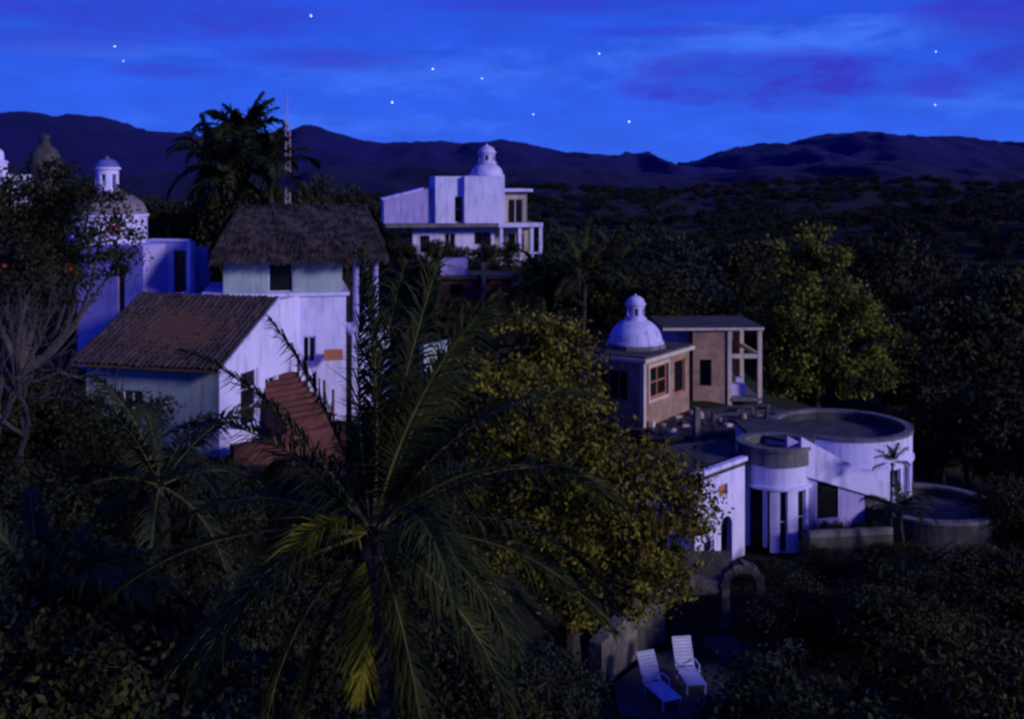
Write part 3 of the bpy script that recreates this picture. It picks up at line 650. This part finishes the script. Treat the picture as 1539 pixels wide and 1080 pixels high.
for u,v in ((2.12,-.12),(3.98,-.12),(3.98,4.3)): w.fbox(E,u,u+.24,v,v+.24,-15,zt2-.182,1)
w.fbox(E,2.36,3.978,-.1,.1,-10.9,-10.65,1); w.fbox(E,2.36,4.2,-.2,4.5,-13.5,-13.3,2)
w.fbox(E,4.0,4.2,.13,4.29,-10.9,-10.65,1)
w.fbox(E,2.5,3.4,.6,1.3,-13.3,-12.6,3); w.fbox(E,3.0,3.5,1.4,2.0,-13.3,-12.4,3)
w.obj('walls',['brick','cream','conc','dome','lav','concd'],H); fm.obj('window_frames',['warmwood'],H); gl.obj('window_glass',['glass'],H)
H=group('concrete_terrace'); w=MB(); q,Lq=fr2((sx(1000,54),54),(sx(1245,58),58))
w.wall(flat(q),0,Lq,-16,-13.1,.3,[(1.4,2.6,-14.6,-13.4),(4.2,5.4,-14.6,-13.4)],0); w.fbox(q,-.1,Lq+.1,.302,6,-13.5,-13.3,0)
w.fbox(q,1.5,1.78,-.5,-.22,-15.5,sz(610,54.5),1)
for u in (3.2,5.0,6.6): w.fbox(q,u,u+.15,.5,.65,-13.3,-12.2,0)
w.fbox(q,3.36,6.58,.54,.6,-12.4,-12.3,0)
rr=random.Random(2)
for k_ in range(60):
    a=rr.uniform(0,Lq); b=rr.uniform(.6,5); s_=rr.uniform(.08,.3); f2=q.sub(a,b,rr.uniform(0,3)); w.fbox(f2,0,s_*2,0,s_,-13.32,-13.3+s_*rr.uniform(.5,1.4),rr.choice((0,0,1,2)))
w.obj('terrace',['concd','conc','cream'],H)
H=group('rubble_pile'); w=MB()
for k_ in range(170):
    a=rr.gauss(0,1.5); b=rr.gauss(0,1.0); s_=rr.uniform(.08,.32); f2=Fr((sx(1005,50)+a,50+b),rr.uniform(0,3)); zz=-13.9+.9*math.exp(-a*a/2-b*b)+rr.uniform(-.2,.1); w.fbox(f2,0,s_*1.8,0,s_,zz-.6,zz+s_,rr.choice((0,1)))
w.obj('stones',['conc','stone'],H)
# ------------------------------------------------------------------ HOUSE D
H=group('white_villa'); w=MB(); fm=MB(); gl=MB()
c=(15.55,50.4); Rr=3.2; mp=cyl(c,Rr); zr=-11.55
wins=[(rad(-66),rad(-53),-14.2,-12.95),(rad(-49),rad(-36),-14.2,-12.95),(rad(-32),rad(-19),-14.2,-12.95)]
w.wall(mp,-math.pi,math.pi,-17.5,zr,.25,wins,0,du=.1)
for o in wins: fill(fm,gl,mp,o,1/Rr,.06,1,.15)
w.lathe(c,[(Rr+.05,zr-.1),(Rr+.05,zr+.05),(Rr-.3,zr+.05),(Rr-.3,zr-.1)],60,1)
w.lathe(c,[(Rr-.255,zr-.6),(Rr-.255,zr-.1)],60,3)
w.lathe(c,[(Rr-.26,zr-.45),(0.01,zr-.42)],60,3)
w.lathe(c,[(Rr+.08,-12.85),(Rr+.08,-12.75),(Rr+.001,-12.7)],60,0)
c2=(11.3,45.7); R2_=1.5; mp2=cyl(c2,R2_)
o_=[(rad(-158),rad(-112),-15.5,-12.95),(rad(-98),rad(-84),-15.5,-12.95),(rad(-66),rad(-48),-15.2,-12.95)]
w.wall(mp2,-math.pi,math.pi,-15.5,-11.95,.22,o_,0,du=.12)
for o in o_[1:]: fill(fm,gl,mp2,o,1/R2_,.05,0,.15,1)
w.fbox(Fr((10.3,45.4),0),0,2,0,.12,-15.4,-12.4,3); w.fbox(Fr((10.55,44.6),0),0,.16,0,.16,-15.4,-12.9,0)
w.wall(cyl(c2,R2_+.08),-math.pi,math.pi,-11.948,-11.3,.3,[],1,du=.12)
w.lathe(c2,[(R2_+.14,-11.32),(R2_+.14,-11.18),(R2_-.25,-11.18),(R2_-.25,-11.32)],40,1); w.lathe(c2,[(R2_-.2,-11.6),(.01,-11.58)],30,3)
w.lathe(c2,[(R2_+.1,-12.9),(R2_+.1,-12.78),(R2_+.001,-12.76)],40,0)
P0=(7.2,41.9); P1=(9.75,44.6); q,Lq=fr2(P0,P1)
dA=q.op(0,1084,775,1101,856); dB=q.op(0,1058,812,1074,868); dC=q.op(0,1080,728,1094,744)
w.wall(flat(q),0,Lq,-16.4,-11.95,.25,[dA,dB,dC],0)
fill(fm,gl,flat(q),dB,1,.06,0,.17,2)
mq=flat(q); ua,ub_=dA[0],dA[1]; rr2=(ub_-ua)/2; 
for sgn in (0,1):
    n=8; pts=[]
    for k_ in range(n+1):
        a=math.pi/2*k_/n; x_=rr2-rr2*math.cos(a); pts.append((x_,dA[3]-rr2+rr2*math.sin(a)))
    P_=[(ua+x_ if sgn==0 else ub_-x_,z_) for x_,z_ in pts]; corner=(ua if sgn==0 else ub_,dA[3])
    w.poly([mq(a_,b_,-.004) for a_,b_ in P_]+[mq(corner[0],corner[1],-.004)],0)
w.mbox(mq,dC[0],dC[1],dC[2],dC[3],-.2,-.12,2)
w.prism([(7.2,41.9),(9.75,44.6),(9.8,48.5),(5.2,46.5),(5.0,43.2)],-11.948,-11.78,3)
w.prism([(7.05,41.7),(9.9,44.7),(9.72,44.9),(6.95,42.0)],-11.775,-11.6,0)
w.wall(flat(fr2((5.0,43.2),(7.2,41.9))[0]),0,2.5,-16.4,-11.95,.25,[],0)
q,Lq=fr2((12.1,44.5),(16.8,45.9)); 
def diag(v0_,v1_,zt0,zt1,zb0,zb1,m): 
    w.hexa([q.P(0,v0_,zb0),q.P(Lq,v0_,zb1),q.P(Lq,v1_,zb1),q.P(0,v1_,zb0),q.P(0,v0_,zt0),q.P(Lq,v0_,zt1),q.P(Lq,v1_,zt1),q.P(0,v1_,zt0)],m)
diag(0,.22,-10.75,-13.45,-12.35,-14.0,0)
diag(1.1,1.3,-10.95,-13.6,-12.35,-14.0,4)
for k_ in range(14):
    w.fbox(q,.2+k_*.31,.2+k_*.31+.3,.23,1.09,-15.3,-11.6-.17*k_,3)
ob=(q.u_at(1226,.15),q.u_at(1262,.15),-14.3,-12.75)
w.wall(flat(q,.15),-.4,q.u_at(1300,.15),-15.8,-12.4,.04,[ob],4)  # darker lavender paints the shade below the stair parapet
gl.poly([q.P(ob[0],.2,ob[2]),q.P(ob[1],.2,ob[2]),q.P(ob[1],.2,ob[3]),q.P(ob[0],.2,ob[3])])
fm.mbox(flat(q,.15),ob[0],ob[0]+.06,ob[2],ob[3],-.03,.02)
fm.mbox(flat(q,.15),ob[1]-.06,ob[1],ob[2],ob[3],-.03,.02)
w.prism([(12.2,46.2),(13.2,46.6),(12.9,50),(10.5,50),(10.6,47.4)],-15.5,-11.4,0)
w.prism([(12.1,46.1),(13.3,46.5),(13.0,50.1),(10.4,50.1),(10.5,47.3)],-11.398,-11.25,3)
g1=Fr((sx(1216,43.6),43.4),rad(8)); w.fbox(g1,0,3.6,0,1.0,-17.5,sz(806,43.6),3); w.fbox(g1,0,3.6,0,.2,sz(806,43.6)+.002,sz(796,43.6),1)
c3=(18.1,46.3); R3_=2.9; mp3=cyl(c3,R3_)
w.wall(mp3,-math.pi,math.pi,-19.5,-14.05,.3,[],3,du=.1); w.lathe(c3,[(R3_+.05,-14.1),(R3_+.05,-13.98),(R3_-.37,-13.98),(R3_-.37,-14.1)],60,1)
w.lathe(c3,[(R3_-.305,-14.5),(R3_-.305,-14.1)],50,3)
w.lathe(c3,[(R3_-.3,-14.4),(.01,-14.38)],50,3)
w.obj('walls',['white','conc','warmwood','concd','lav'],H); fm.obj('window_frames',['white'],H); gl.obj('window_glass',['glass'],H)
fo=Fol(); rng=np.random.default_rng(5)
for k_ in range(30):
    p=g1.P(rng.uniform(.3,3.3),rng.uniform(.3,.9),-14.5); C=np.array(p)+rng.normal(size=(70,3))*np.array([.16,.14,.14]); V,Fq=leafquads(rng,C,.12); fo.add(V,Fq,0)
link(bpy.data.objects.new('ledge_shrubs',fo.mesh('ledge_shrubs',['leafd'])))
# ------------------------------------------------------------------ stone arch + curved wall
H=group('stone_arch'); w=MB(); q=Fr((sx(1086,38),38),rad(6)); ro,ri=.78,.50; cx_=.78; zc=sz(850,38)-ro
n=18
w.fbox(q,cx_-ro,cx_-ri,0,.45,-16.8,zc); w.fbox(q,cx_+ri,cx_+ro,0,.45,-16.8,zc)
for k_ in range(n):
    a=math.pi*k_/n+.01;b=math.pi*(k_+1)/n-.01; e1=.03*((k_*7)%3)
    def pt(r_,t,v): return q.P(cx_+r_*math.cos(t),v,zc+r_*math.sin(t))
    w.hexa([pt(ri,a,0-e1*.3),pt(ro+e1,a,0-e1*.3),pt(ro+e1,a,.45),pt(ri,a,.45),pt(ri,b,0-e1*.3),pt(ro+e1,b,0-e1*.3),pt(ro+e1,b,.45),pt(ri,b,.45)])
w.obj('arch',['stone'],H)
H=group('curved_stone_wall'); w=MB()
pts=[(sx(905,33.5),33.5,-14.6),(sx(930,34.6),34.6,-14.5),(sx(965,36),36,-14.3),(sx(1000,37),37,-14.2),(sx(1040,37.8),37.8,-14.15),(sx(1085,38.1),38.1,-14.4)]
for i_,(a,b) in enumerate(zip(pts[:-1],pts[1:])):
    q,Lq=fr2(a[:2],b[:2]); zb=-17.2 if i_<3 else -14.75
    w.hexa([q.P(0,0,zb),q.P(Lq,0,zb),q.P(Lq,.45,zb),q.P(0,.45,zb),q.P(0,0,a[2]),q.P(Lq,0,b[2]),q.P(Lq,.45,b[2]),q.P(0,.45,a[2])])
w.fbox(Fr((sx(1008,38.5),40.5),0),-.3,2.6,0,.3,-17,-14.2,1)
w.obj('wall',['stone','concd'],H)
H=group('pool_deck'); w=MB(); w.prism([(3.2,31.6),(7.6,31.4),(8.6,35.5),(7.4,37.4),(4.6,35.6),(3.2,33.6)],-16.6,-15.9,0); w.obj('deck',['concd'],H)
def lounger(px,d,rot,back):
    H=group('lounge_chair'); w=MB(); q=Fr((sx(px,d),d),rot); z0=-15.9; zs=z0+.34
    for u in (-.31,.27):
        w.fbox(q,u,u+.04,-.75,.55,zs-.05,zs)
        for v in (-.68,.42): w.fbox(q,u,u+.04,v,v+.045,z0,zs-.052)
    for k_ in range(11): w.fbox(q,-.268,.268,-.74+k_*.112,-.74+k_*.112+.095,zs-.03,zs-.005)
    L=.85; ca,sa=math.cos(back),math.sin(back)
    def bk(u0,u1,t0,t1,h0,h1):
        c=[]
        for h in (h0,h1):
            for (u,t) in ((u0,t0),(u1,t0),(u1,t1),(u0,t1)): c.append(q.P(u,.5+t*ca-h*sa,zs+t*sa+h*ca))
        w.hexa(c)
    bk(-.31,-.27,0,L,-.02,.02); bk(.27,.31,0,L,-.02,.02)
    for k_ in range(8): bk(-.268,.268,.02+k_*.104,.02+k_*.104+.09,-.012,.012)
    bk(-.31,.31,L+.002,L+.04,-.02,.02)
    for u in (-.35,.31): 
        w.fbox(q,u,u+.04,.0,.5,zs+.2,zs+.23); w.fbox(q,u+.003,u+.037,.02,.05,zs+.0,zs+.198)
    w.obj('frame_and_slats',['plastic'],H)
lounger(1037,33.6,rad(8),rad(62)); lounger(993,32.6,rad(22),rad(58))
# ------------------------------------------------------------------ mast
H=group('radio_mast'); w=MB(); mc=(sx(432,58),58); zb,ztp=-8.,sz(140,58)
pts3=[(mc[0]+.16*math.cos(a),mc[1]+.16*math.sin(a)) for a in (0.3,2.4,4.5)]
for p in pts3: w.tube([(p[0],p[1],zb),(p[0],p[1],ztp-1.6)],[.03,.03],5)
z=zb
while z<ztp-1.9:
    for a in range(3):
        b=(a+1)%3; p=pts3[a];r_=pts3[b]
        w.tube([(p[0],p[1],z),(r_[0],r_[1],z+.35)],[.014,.014],4)
    z+=.35
w.tube([(mc[0],mc[1],ztp-1.8),(mc[0],mc[1],ztp)],[.04,.025],6)
w.obj('lattice',['steel'],H)
# ------------------------------------------------------------------ stars
m=bpy.data.materials.new('starlight'); m.use_nodes=True; nt=m.node_tree; nt.nodes.clear()
o=nt.nodes.new('ShaderNodeOutputMaterial'); e_=nt.nodes.new('ShaderNodeEmission'); e_.inputs[0].default_value=(.75,.8,1,1); e_.inputs[1].default_value=3.0; nt.links.new(e_.outputs[0],o.inputs[0]); M['star']=m
w=MB()
for px,py,r_ in ((468,24,1.7),(173,70,1.4),(186,92,1.1),(651,104,1.4),(725,118,1.1),(590,154,1.7),(802,172,1.2),(901,81,1.3),(946,183,1.5),(1407,78,1.2),(1406,158,1.2)):
    D=11000; R0=r_*D/F*.7; c=(sx(px,D),D); zc=sz(py,D)
    w.lathe(c,[(R0*math.sin(q),zc-R0*math.cos(q)) for q in np.linspace(.01,3.13,7)],10)
w.obj('stars',['star'])
# ------------------------------------------------------------------ sky
W=bpy.data.worlds.new('World'); scene.world=W; W.use_nodes=True; nt=W.node_tree; nt.nodes.clear(); N=nt.nodes; L=nt.links
S=Vector((.80,-.50,.30)).normalized()
def mth(op,a=None,b=None,c=None,cl=False):
    n=N.new('ShaderNodeMath'); n.operation=op; n.use_clamp=cl
    for i_,v in enumerate((a,b,c)):
        if v is None: continue
        if isinstance(v,(int,float)): n.inputs[i_].default_value=v
        else: L.new(v,n.inputs[i_])
    return n.outputs[0]
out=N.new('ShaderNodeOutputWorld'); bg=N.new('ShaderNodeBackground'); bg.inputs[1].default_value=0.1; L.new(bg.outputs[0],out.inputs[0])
tc=N.new('ShaderNodeTexCoord'); sp=N.new('ShaderNodeSeparateXYZ'); L.new(tc.outputs['Generated'],sp.inputs[0])
x_,y_,z_=sp.outputs; az=mth('ARCTAN2',x_,y_); hyp=mth('SQRT',mth('ADD',mth('MULTIPLY',x_,x_),mth('MULTIPLY',y_,y_))); el=mth('ARCTAN2',z_,hyp)
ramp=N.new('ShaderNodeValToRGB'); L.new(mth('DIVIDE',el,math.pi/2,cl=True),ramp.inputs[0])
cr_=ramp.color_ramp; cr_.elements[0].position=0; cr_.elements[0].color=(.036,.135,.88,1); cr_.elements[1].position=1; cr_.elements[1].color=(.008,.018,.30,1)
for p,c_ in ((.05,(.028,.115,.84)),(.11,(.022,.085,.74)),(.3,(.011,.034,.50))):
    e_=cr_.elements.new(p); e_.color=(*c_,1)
cv=N.new('ShaderNodeCombineXYZ'); L.new(mth('MULTIPLY',az,8.0),cv.inputs[0]); L.new(mth('MULTIPLY',el,26.0),cv.inputs[1])
nz=N.new('ShaderNodeTexNoise'); nz.inputs['Scale'].default_value=1.5; nz.inputs['Detail'].default_value=9; nz.inputs['Roughness'].default_value=.62; nz.inputs['Distortion'].default_value=.3; L.new(cv.outputs[0],nz.inputs['Vector'])
nf=mth('SUBTRACT',nz.outputs['Fac'],.5)
def blob(px,py,rx,ry,st):
    a0=math.atan((px-770)/F); e0=math.atan((270-py)/F*math.cos(a0))
    dx=mth('DIVIDE',mth('SUBTRACT',az,a0),rx/F); dy=mth('DIVIDE',mth('SUBTRACT',el,e0),ry/F)
    q=mth('SUBTRACT',1.0,mth('ADD',mth('MULTIPLY',dx,dx),mth('MULTIPLY',dy,dy)))
    q=mth('MAXIMUM',q,-1.2)
    q=mth('ADD',q,mth('MULTIPLY',nf,4.6))
    return mth('MULTIPLY',mth('MULTIPLY',q,.9,cl=True),st,cl=True)
def allb(lst):
    r_=None
    for b in lst:
        k=blob(*b); r_=k if r_ is None else mth('MAXIMUM',r_,k)
    return r_
dark=allb([(1180,122,240,44,.9),(1050,105,110,28,.75),(1400,128,110,22,.7),(1500,20,130,58,.8),(1530,90,70,40,.9),(230,25,330,34,.65),(500,88,170,20,.65),(1000,48,160,10,.5),(860,6,260,18,.6),(260,105,90,14,.5),(60,60,200,24,.5)])
light=allb([(1240,55,260,30,.55),(660,110,330,40,.3),(150,75,200,16,.35),(980,90,120,40,.3),(1460,150,160,30,.3),(500,190,300,20,.3)])
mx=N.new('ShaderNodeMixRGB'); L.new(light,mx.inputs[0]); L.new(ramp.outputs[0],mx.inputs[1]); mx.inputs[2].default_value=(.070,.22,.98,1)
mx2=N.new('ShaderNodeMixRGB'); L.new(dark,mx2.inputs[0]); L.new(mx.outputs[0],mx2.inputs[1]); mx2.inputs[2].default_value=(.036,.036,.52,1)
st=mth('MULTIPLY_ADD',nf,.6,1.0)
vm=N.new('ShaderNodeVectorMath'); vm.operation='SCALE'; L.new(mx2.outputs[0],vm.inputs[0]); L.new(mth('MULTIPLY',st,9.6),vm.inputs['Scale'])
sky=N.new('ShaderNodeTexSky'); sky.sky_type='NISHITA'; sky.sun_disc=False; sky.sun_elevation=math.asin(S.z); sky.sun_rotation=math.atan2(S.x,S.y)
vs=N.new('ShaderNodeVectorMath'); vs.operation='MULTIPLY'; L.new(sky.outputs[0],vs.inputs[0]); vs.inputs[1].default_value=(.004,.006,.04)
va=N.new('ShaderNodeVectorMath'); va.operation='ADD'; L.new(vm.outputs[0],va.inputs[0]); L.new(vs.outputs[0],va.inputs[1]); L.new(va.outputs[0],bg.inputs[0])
# ------------------------------------------------------------------ sun + camera
sl=bpy.data.lights.new('sun','SUN'); sl.energy=2.25; sl.angle=rad(9); sl.color=(1,.92,.90)
so=bpy.data.objects.new('sun',sl); so.rotation_euler=S.to_track_quat('Z','Y').to_euler(); so.location=(60,-40,40); link(so)
cam=bpy.data.cameras.new('camera'); co=bpy.data.objects.new('camera',cam); link(co)
cam.sensor_width=36; cam.lens=36*F/1539; cam.shift_y=-(540-270)/1539; cam.clip_end=40000; cam.clip_start=.1
co.location=(0,0,0); co.rotation_euler=(rad(90),0,0)
cam.dof.use_dof=True; cam.dof.focus_distance=3.2; cam.dof.aperture_fstop=4.8
scene.camera=co
scene.view_settings.view_transform='Standard'; scene.view_settings.look='None'; scene.view_settings.exposure=0
